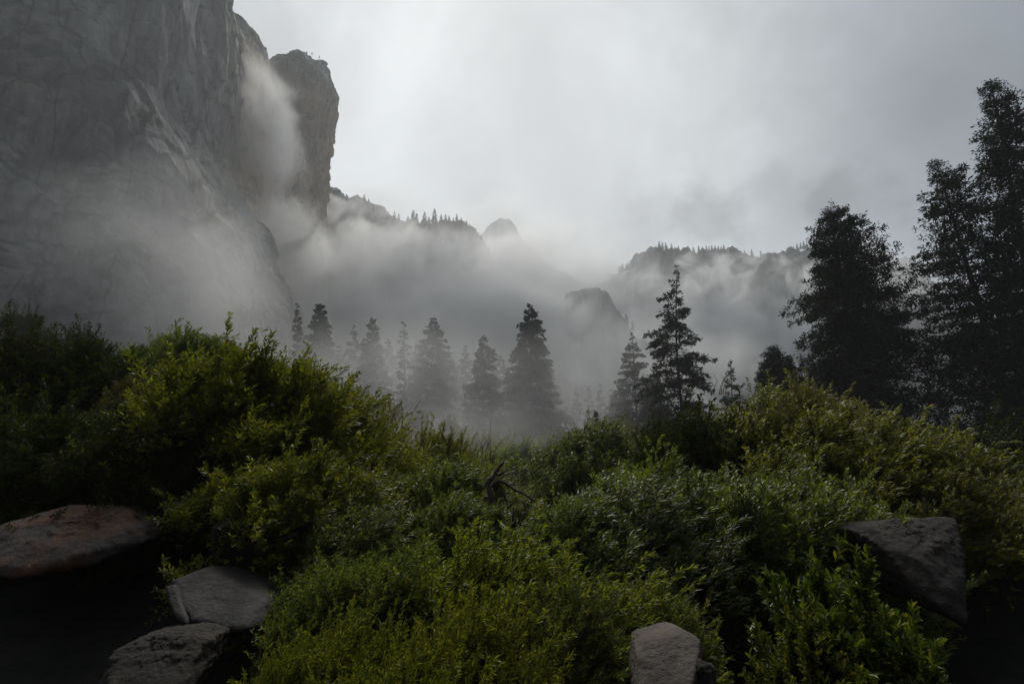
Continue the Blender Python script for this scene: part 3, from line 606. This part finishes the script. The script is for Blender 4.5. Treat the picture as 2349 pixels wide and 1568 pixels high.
SH = [
 # left bank
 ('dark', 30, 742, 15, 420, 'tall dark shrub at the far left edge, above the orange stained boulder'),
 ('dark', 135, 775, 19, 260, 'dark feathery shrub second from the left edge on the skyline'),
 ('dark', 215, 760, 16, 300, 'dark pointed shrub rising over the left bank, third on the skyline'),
 ('willow2', 345, 772, 24, 240, 'wind blown greyish shrub on the left skyline, left of the similar plume'),
 ('willow2', 455, 768, 22, 260, 'wind blown plume shaped shrub on the left skyline, middle of the bank'),
 ('dry', 350, 845, 15, 220, 'brownish olive shrub low on the left bank behind the dark ones'),
 ('dark', 400, 880, 12, 360, 'shaded green shrub in front of the wind blown plumes on the left bank'),
 ('willow', 600, 782, 11.5, 420, 'large green shrub with loose leafy top right of centre of the left bank'),
 ('olive', 690, 850, 13, 340, 'green shrub sloping down to the right in front of the foot of the cliff'),
 ('olive', 770, 915, 12, 300, 'yellowish green shrub on the falling right slope of the left bank'),
 ('olive', 835, 965, 14, 240, 'light olive shrub at the right end of the left bank'),
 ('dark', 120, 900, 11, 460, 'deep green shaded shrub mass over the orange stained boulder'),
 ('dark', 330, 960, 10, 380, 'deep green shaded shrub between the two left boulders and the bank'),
 ('willow', 680, 1010, 9, 380, 'green shrub right of the black hollow above the grey slab'),
 # middle hollow
 ('olive', 985, 966, 17, 220, 'round yellow green shrub with bare stems beside it in the middle'),
 ('olive', 900, 1010, 16, 260, 'low olive shrub left of the round yellow green one'),
 ('willow2', 990, 1050, 11, 340, 'silvery wind combed willow left of the dead snag'),
 ('willow2', 880, 1080, 11, 300, 'silvery willow under the round yellow green shrub'),
 ('willow', 1060, 1060, 13, 260, 'green shrub directly behind the left side of the dead snag'),
 ('willow2', 780, 1150, 8.2, 340, 'grey green willow in front of the left bank near the grey slab'),
 ('willow2', 1330, 958, 17, 260, 'upright grey green shrub highest right of the dead snag'),
 ('willow2', 1250, 1010, 18, 200, 'upright grey green shrub, left shoulder of the clump right of the snag'),
 ('willow2', 1420, 1000, 16, 260, 'grey green shrub, right shoulder of the clump right of the snag'),
 ('willow2', 1370, 1082, 9.5, 420, 'feathery wind blown willow in the middle right of the dead snag'),
 ('willow', 1480, 1020, 13, 280, 'pale leaved shrub with crooked bare stem showing'),
 ('willow2', 1270, 1130, 9, 260, 'small willow just right of the dead snag'),
 # right bank
 ('dark', 1590, 905, 14, 300, 'dark rounded shrub at the left end of the right bank'),
 ('olive', 1720, 880, 15, 340, 'yellow tipped olive shrub topping the right bank'),
 ('olive', 1815, 868, 14, 220, 'narrow upright olive shrub in front of the round topped cedar'),
 ('olive', 1880, 925, 13, 400, 'wide olive shrub on the right bank below the massive cedar'),
 ('olive', 1985, 945, 12.5, 300, 'bright tipped olive shrub reaching right under the massive cedar'),
 ('olive', 2110, 1030, 12, 340, 'olive shrub with arching tips at the right end of the bank'),
 ('olive', 2160, 1065, 11, 300, 'low arching olive shrub above the flat shaded rock'),
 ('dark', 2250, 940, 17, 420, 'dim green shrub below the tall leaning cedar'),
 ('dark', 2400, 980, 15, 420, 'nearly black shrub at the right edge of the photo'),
 ('willow', 1700, 1040, 10.5, 420, 'deep green shrub in the middle of the right bank'),
 ('willow', 1830, 1090, 10, 360, 'deep green shrub on the right bank left of the flat shaded rock'),
 ('dark', 1620, 1090, 9.5, 300, 'shaded shrub with dark stem at the left foot of the right bank'),
 ('willow', 1450, 1300, 7, 240, 'low willow spray above the pale brown boulder'),
 # foreground
 ('near2', 1130, 1190, 6.6, 540, 'large yellow green willow filling the middle foreground'),
 ('near3', 870, 1215, 6.8, 440, 'dark green willow in the foreground left of the large yellow green one'),
 ('near', 770, 1370, 5.2, 360, 'dense willow in the bottom foreground right of the grey slab'),
 ('near2', 1090, 1330, 5.0, 400, 'foreground willow with drooping leaves at the bottom middle'),
 ('near', 900, 1430, 4.2, 430, 'lowest willow along the bottom edge of the photo'),
 ('broad', 1910, 1245, 4.0, 260, 'broad leaved young shrub with pale upright shoots in the right foreground'),
 ('broad', 1830, 1385, 3.7, 220, 'small broad leaved shrub at the bottom edge, left of the taller shoots'),
 ('broad', 2050, 1470, 3.8, 250, 'small broad leaved shrub at the bottom edge, right of the taller shoots'),
]
for a in SH: shrub(*a[:5], a[5], 'shrubs covering the bank')
shrub('near3', 1250, 1300, 5.6, 300, 'grey green willow sprays between the large yellow green willow and the pale brown boulder', 'shrubs covering the bank')
shrub('willow2', 1010, 1125, 8.6, 300, 'grey green willow plumes just behind the large yellow green willow', 'shrubs covering the bank')
# pale bushes in the mist beyond
for i, (px, py, Y, wp, lab) in enumerate([(1090, 985, 42, 260, 'pale bush in the mist left of the gap behind the snag'), (1180, 1000, 38, 220, 'pale bush in the mist straight behind the snag'), (960, 940, 60, 260, 'faint bush in mist above the round yellow green shrub'), (870, 905, 60, 280, 'faint yellowish bush in mist right of the left bank'), (1260, 985, 48, 220, 'pale bush in mist behind the upright grey green clump'), (1030, 950, 70, 300, 'very faint wide bush in the middle of the mist'), (1400, 960, 60, 260, 'faint bush in mist behind the small dark young conifer'), (1130, 1035, 28, 240, 'greyish bush low in the gap behind the snag'), (790, 880, 55, 240, 'faint bush in mist at the end of the left bank slope'), (60, 700, 60, 420, 'blurred dark bush in mist at the far left'), (200, 745, 70, 300, 'blurred bush in mist right of the far left one'), (1500, 965, 50, 200, 'dim bush at the foot of the leaning fir')]):
    shrub(['olive', 'willow', 'dry'][i % 3] if i < 9 else 'dark', px, py, Y, wp, lab, 'misty bushes beyond the bank')

# ------------------------------------------------------------------ dead wood
def W(pts, Y): return np.array([P(a, b, Y + (c if len(q) > 2 else 0)) for q in pts for a, b, c in [(*q, 0)[:3]]])
def smooth_path(pts, k=6):
    pts = np.asarray(pts); n = len(pts); o = []
    for i in range(n - 1):
        p0, p1, p2, p3 = pts[max(i - 1, 0)], pts[i], pts[i + 1], pts[min(i + 2, n - 1)]
        for t in np.linspace(0, 1, k, endpoint=False):
            o.append(.5 * ((2 * p1) + (-p0 + p2) * t + (2 * p0 - 5 * p1 + 4 * p2 - p3) * t * t + (-p0 + 3 * p1 - 3 * p2 + p3) * t ** 3))
    o.append(pts[-1]); return np.array(o)
sn = empty('dead_snag', P(1140, 1190, 9.6)); tag(sn, 'broken dark brown dead snag with bare branches sticking out of the willows', 'snag')
def wood(parent, name, paths, mat, seed=0):
    T = Tubes(); rs = np.random.RandomState(seed); off = np.array(parent.location)
    for pts, Y, r0, r1 in paths:
        c = smooth_path(W(pts, Y)) - off; n = len(c); c = c + fbm(c * 4 + seed, 3)[:, None] * rs.normal(size=3) * .02
        rr_ = np.interp(np.linspace(0, 1, n), [0, 1], [r0, r1]) * (1 + .25 * rs.rand(n))
        T.add(c, rr_, ns=8)
    return obj(name, T.mesh(name), mat, parent)
wood(sn, 'trunk', [([(1135, 1210), (1128, 1150), (1122, 1110), (1132, 1090), (1150, 1066), (1158, 1058)], 9.6, .055, .014)], M_DEAD, 1)
wood(sn, 'branch', [([(1126, 1118), (1140, 1105), (1162, 1108), (1185, 1125), (1212, 1140), (1240, 1160)], 9.5, .032, .012)], M_DEAD, 2)
wood(sn, 'branch', [([(1138, 1090), (1150, 1086), (1162, 1080), (1166, 1076)], 9.6, .02, .007)], M_DEAD, 3)
wood(sn, 'twigs', [([(1145, 1100), (1170, 1085), (1200, 1092), (1225, 1105)], 9.7, .012, .004), ([(1160, 1108), (1190, 1112), (1230, 1104), (1262, 1108)], 9.6, .01, .003), ([(1150, 1120), (1165, 1160), (1155, 1200)], 9.5, .014, .006), ([(1180, 1090), (1205, 1076), (1230, 1078)], 9.7, .008, .003), ([(1130, 1170), (1090, 1185), (1070, 1200)], 9.5, .012, .004), ([(1170, 1160), (1200, 1150), (1215, 1170)], 9.4, .012, .004)], M_DEAD, 4)
lg = empty('fallen_log', P(1470, 1010, 58)); tag(lg, 'thin dark fallen dead tree lying on the slope under the leaning fir', 'log')
wood(lg, 'trunk', [([(1440, 1015), (1500, 985), (1560, 950), (1590, 935)], 50, .12, .05)], M_DEAD, 5)
wood(lg, 'branches', [([(1470, 1000), (1462, 975), (1480, 960)], 50, .05, .015), ([(1500, 985), (1490, 955), (1510, 940)], 50, .05, .015), ([(1530, 968), (1520, 945), (1500, 935)], 50, .04, .012), ([(1480, 995), (1510, 1003)], 50, .04, .012)], M_DEAD, 6)
def stems(px, py, Y, n, h, label, seed, spread=40):
    r = np.random.RandomState(seed); e = empty('bare_stems', P(px, py, Y)); T = Tubes(); off = np.array(e.location)
    for i in range(n):
        x = px + r.uniform(-spread, spread); hh = h * r.uniform(.6, 1.1); lean = r.uniform(-.1, .45) * hh
        c = smooth_path(W([(x, py, r.uniform(-.4, .4)), (x + lean * .3, py - hh * .5, 0), (x + lean, py - hh, 0)], Y)) - off
        T.add(c, .011 * Y / 12, .003 * Y / 12, 4)
        for k in range(2):
            j = r.randint(5, len(c) - 2); d = np.array([r.uniform(-.2, .35), r.uniform(-.1, .1), r.uniform(.1, .4)]) * Y / 14
            T.add(np.array([c[j], c[j] + d * .5 + [0, 0, .02], c[j] + d]), .006 * Y / 12, .002 * Y / 12, 3)
    obj('stems', T.mesh('stems'), M_DRY, e); tag(e, label, 'dead stems')
stems(905, 1010, 20, 14, 90, 'cluster of thin bare reddish stems left of the round yellow green shrub', 1, 26)
stems(1035, 1070, 13, 6, 70, 'few upright bare stems right of the round yellow green shrub', 2, 22)
stems(800, 920, 15, 3, 70, 'sparse bare twigs leaning out of the left bank into the mist', 3, 30)
stems(1110, 1060, 15, 5, 60, 'thin bare stems just left behind the dead snag', 4, 20)
stems(1165, 1200, 9.2, 12, 60, 'tangle of reddish dead twigs at the foot of the dead snag', 5, 50)
stems(1640, 905, 13.5, 5, 45, 'bare twigs poking out of the left top of the right bank', 6, 30)
cs = empty('crooked_stem', P(1490, 1130, 9.8)); tag(cs, 'crooked bare dark stem inside the pale leaved shrub', 'dead stems')
wood(cs, 'stem', [([(1482, 1180), (1490, 1130), (1492, 1100), (1515, 1075), (1526, 1040), (1528, 1020)], 9.2, .022, .008), ([(1450, 1128), (1480, 1126), (1520, 1122)], 9.1, .012, .004)], M_DEAD, 8)

# ------------------------------------------------------------------ boulders
def boulder(name, pts, Y, thick, mat, label, seed, amp=.035, sub=6, freq=2.2, tilt=0.0, dz=0.0, flat=.7):
    """outline pts (px,py[,dy]) at depth Y become a faceted rock with real thickness"""
    y0_, y1_ = min(a[1] for a in pts), max(a[1] for a in pts)
    f = [np.array(P(a[0], a[1], Y + tilt * (y1_ - a[1]) / (y1_ - y0_) + (a[2] if len(a) > 2 else 0) * .5)) for a in pts]
    c = np.mean(f, axis=0); rs = np.random.RandomState(seed)
    allp = []; hh_ = max(a[2] for a in f) - min(a[2] for a in f); nvec = nrm(np.array([rs.normal() * .1, -hh_, tilt]))
    for p in f:
        allp.append(p); q = c + (p - c) * flat
        allp.append(q + np.array([rs.normal() * .03, thick + rs.uniform(-.1, .1), rs.uniform(-.05, .1) * thick]))
        allp.append(c + (p - c) * rs.uniform(.78, .92) + nvec * thick * rs.uniform(.02, .13))
    cc = np.mean(allp, axis=0)
    bm = bmesh.new()
    for p in allp: bm.verts.new(p - cc)
    bmesh.ops.convex_hull(bm, input=bm.verts[:]); bm.normal_update()
    pl = [(np.array(fc.normal), abs(fc.normal.dot(fc.verts[0].co))) for fc in bm.faces if fc.calc_area() > 1e-5]
    bm.free()
    bm = bmesh.new(); bmesh.ops.create_icosphere(bm, subdivisions=sub, radius=1)
    AP = np.array(allp) - cc
    for _ in range(7):
        nv_ = nrm(rs.normal(size=3) * np.array([1, 1, .8])); pl.append((nv_, float((AP @ nv_).max()) * rs.uniform(.88, .97)))
    D = nrm(np.array([v.co[:] for v in bm.verts])); r = np.full(len(D), 1e9)
    Nn = np.array([a for a, b in pl]); dd = np.array([b for a, b in pl])
    dn = np.clip(D @ Nn.T, 1e-4, None); r = (dd[None, :] / dn); r.sort(axis=1)
    r = r[:, 0]
    V = D * r[:, None]
    dis = fbm(V * freq * 2.6 + seed * 3.3, 7, 2.3, .66) * amp * .45 + fbm(V * np.array([2, 2, 9]) + seed, 4, 2.1, .6) * amp * .5 - np.clip(ridged(V * freq * .9 + seed, 3) - 1.45, 0, 1) * amp * 2.2
    V = V + D * dis[:, None]
    for v, p in zip(bm.verts, V): v.co = p
    me = bpy.data.meshes.new(name); bm.to_mesh(me); bm.free()
    me.polygons.foreach_set('use_smooth', np.ones(len(me.polygons), bool))
    o = obj(name, me, mat, None, cc + np.array([0, 0, dz])); tag(o, label, 'boulder'); return o
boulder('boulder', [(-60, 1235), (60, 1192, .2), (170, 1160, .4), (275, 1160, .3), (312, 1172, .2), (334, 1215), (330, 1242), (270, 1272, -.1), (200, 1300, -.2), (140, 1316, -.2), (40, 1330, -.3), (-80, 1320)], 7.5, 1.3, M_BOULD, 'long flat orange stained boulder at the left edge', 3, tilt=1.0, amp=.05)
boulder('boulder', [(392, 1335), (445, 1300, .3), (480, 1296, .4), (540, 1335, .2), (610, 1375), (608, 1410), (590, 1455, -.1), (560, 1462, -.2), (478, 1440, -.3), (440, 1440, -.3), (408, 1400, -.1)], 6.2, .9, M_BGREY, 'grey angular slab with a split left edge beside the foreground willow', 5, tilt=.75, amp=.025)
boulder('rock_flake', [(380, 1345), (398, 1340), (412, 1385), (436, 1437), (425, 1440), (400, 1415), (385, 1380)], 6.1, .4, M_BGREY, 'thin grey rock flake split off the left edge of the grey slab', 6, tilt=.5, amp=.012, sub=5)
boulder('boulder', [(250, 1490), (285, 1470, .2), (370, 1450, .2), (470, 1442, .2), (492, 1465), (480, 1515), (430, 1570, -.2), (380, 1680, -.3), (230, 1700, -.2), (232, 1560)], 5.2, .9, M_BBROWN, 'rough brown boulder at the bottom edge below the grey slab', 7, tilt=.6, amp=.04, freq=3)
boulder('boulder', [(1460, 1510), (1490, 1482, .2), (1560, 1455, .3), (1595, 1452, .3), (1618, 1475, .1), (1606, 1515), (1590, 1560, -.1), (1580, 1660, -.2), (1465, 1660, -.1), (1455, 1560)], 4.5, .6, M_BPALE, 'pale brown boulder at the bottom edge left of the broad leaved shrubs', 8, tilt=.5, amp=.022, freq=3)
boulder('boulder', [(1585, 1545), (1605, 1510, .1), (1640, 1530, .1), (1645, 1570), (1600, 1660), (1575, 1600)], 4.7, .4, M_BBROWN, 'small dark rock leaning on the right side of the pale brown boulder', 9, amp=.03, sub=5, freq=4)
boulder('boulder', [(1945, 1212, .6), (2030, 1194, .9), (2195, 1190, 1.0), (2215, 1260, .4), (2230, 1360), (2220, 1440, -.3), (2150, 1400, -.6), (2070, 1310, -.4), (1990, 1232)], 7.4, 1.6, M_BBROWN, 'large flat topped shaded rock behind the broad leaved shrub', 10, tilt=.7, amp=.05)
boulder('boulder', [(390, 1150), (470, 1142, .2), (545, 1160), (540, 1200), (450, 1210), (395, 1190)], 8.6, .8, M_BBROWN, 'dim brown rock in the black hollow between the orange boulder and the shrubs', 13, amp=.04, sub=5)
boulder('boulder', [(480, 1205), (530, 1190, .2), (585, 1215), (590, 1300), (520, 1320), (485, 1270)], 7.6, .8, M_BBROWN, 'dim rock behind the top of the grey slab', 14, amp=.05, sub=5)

# ------------------------------------------------------------------ mist and haze
def mist_mat(name, dens, seed, scale, lo, hi, stretch=(1, 1, 1), col=(0.995, 0.992, 0.985), aniso=0.45, edge=1.0):
    m, n = new_mat(name)
    tc = n.n('ShaderNodeTexCoord'); geo = n.n('ShaderNodeNewGeometry')
    ln = n.vmath('LENGTH', tc.outputs['Object'], out=1)
    mp = n.n('ShaderNodeMapping'); mp.inputs['Scale'].default_value = stretch; n.l(geo.outputs['Position'], mp.inputs[0])
    ns = n.noise(mp.outputs[0], scale, 5, 0.58, 0.8, w=seed)
    fall = n.maprange(ln, 0.35 * edge, 0.98, 1, 0, True)
    # wisps eat into the soft edge of the bank
    k = n.math('ADD', ns, n.math('MULTIPLY', n.math('SUBTRACT', fall, 1.0), 0.35))
    dn = n.maprange(k, lo, hi, 0, dens, True)
    dn = n.math('MULTIPLY', dn, fall)
    pv = n.n('ShaderNodeVolumePrincipled'); pv.inputs['Color'].default_value = (*col, 1); pv.inputs['Anisotropy'].default_value = aniso
    n.l(dn, pv.inputs['Density'])
    o = n.n('ShaderNodeOutputMaterial'); n.l(pv.outputs[0], o.inputs['Volume']); return m
def ball():
    bm = bmesh.new(); bmesh.ops.create_icosphere(bm, subdivisions=3, radius=1.0); me = bpy.data.meshes.new('mist'); bm.to_mesh(me); bm.free(); return me
def mist(px, py, Y, rx, rz, ry, dens, scale=0.02, lo=.40, hi=.62, seed=0, tilt=0, **kw):
    c = P(px, py, Y); k = m_per_px(Y)
    o = obj('mist', ball(), mist_mat('mist', dens, seed, scale, lo, hi, **kw), None, c)
    o.scale = (rx * k, ry, rz * k); o.rotation_euler.y = R(tilt); tag(o, kind='stuff'); return o
#    px    py    Y    rx   rz   ry   dens
mist(590, 310, 395, 180, 340, 36, .048, .034, .26, .62, 1, tilt=-14)                 # column rising between the cliffs
mist(660, 620, 395, 190, 330, 50, .042, .030, .30, .60, 11, tilt=-12)
mist(200, 660, 215, 760, 460, 45, .022, .020, .16, .66, 2)                    # veil over the great cliff
mist(430, 600, 240, 300, 340, 34, .014, .034, .30, .64, 16)
mist(1000, 690, 430, 760, 300, 90, .009, .016, .10, .66, 20)                  # soft veil over the whole valley
mist(1600, 720, 640, 760, 220, 70, .009, .016, .12, .66, 21)
mist(960, 780, 430, 560, 270, 80, .030, .024, .32, .60, 3)                  # valley bank before the left ridge
mist(900, 600, 520, 420, 190, 60, .030, .030, .38, .60, 13)
mist(1420, 850, 350, 640, 260, 60, .018, .028, .34, .62, 4)                   # before the rock spur
mist(1190, 740, 430, 260, 180, 36, .085, .03, .28, .56, 17)
mist(1240, 640, 600, 420, 240, 70, .030, .024, .30, .60, 7)                   # cloud between the mountains
mist(1140, 540, 780, 280, 170, 50, .022, .022, .26, .62, 14)
mist(1130, 640, 680, 190, 140, 40, .040, .028, .30, .60, 22)
mist(1640, 790, 600, 560, 220, 70, .030, .024, .36, .58, 5)                    # foot of the right mountain
mist(1680, 640, 690, 460, 130, 40, .040, .032, .42, .58, 6)                  # shreds across the right mountain
mist(830, 475, 580, 280, 110, 40, .026, .032, .40, .60, 8)                    # cloud resting on the left skyline
mist(1040, 900, 116, 900, 240, 40, .017, .045, .14, .64, 9)                     # ground mist among the conifers
mist(1060, 1000, 38, 520, 100, 18, .022, .11, .26, .64, 15)
mist(2000, 640, 900, 340, 170, 70, .02, .02, .34, .62, 10)
hz = bpy.data.meshes.new('haze'); bm = bmesh.new(); bmesh.ops.create_cube(bm, size=1); bm.to_mesh(hz); bm.free()
m, n = new_mat('haze'); pv = n.n('ShaderNodeVolumePrincipled'); pv.inputs['Color'].default_value = (0.92, 0.94, 0.96, 1); pv.inputs['Density'].default_value = 0.00040
pv.inputs['Anisotropy'].default_value = 0.2
o = n.n('ShaderNodeOutputMaterial'); n.l(pv.outputs[0], o.inputs['Volume'])
h = obj('haze', hz, m); h.location = (0, 1040, 245); h.scale = (3400, 2360, 530); tag(h, kind='stuff')
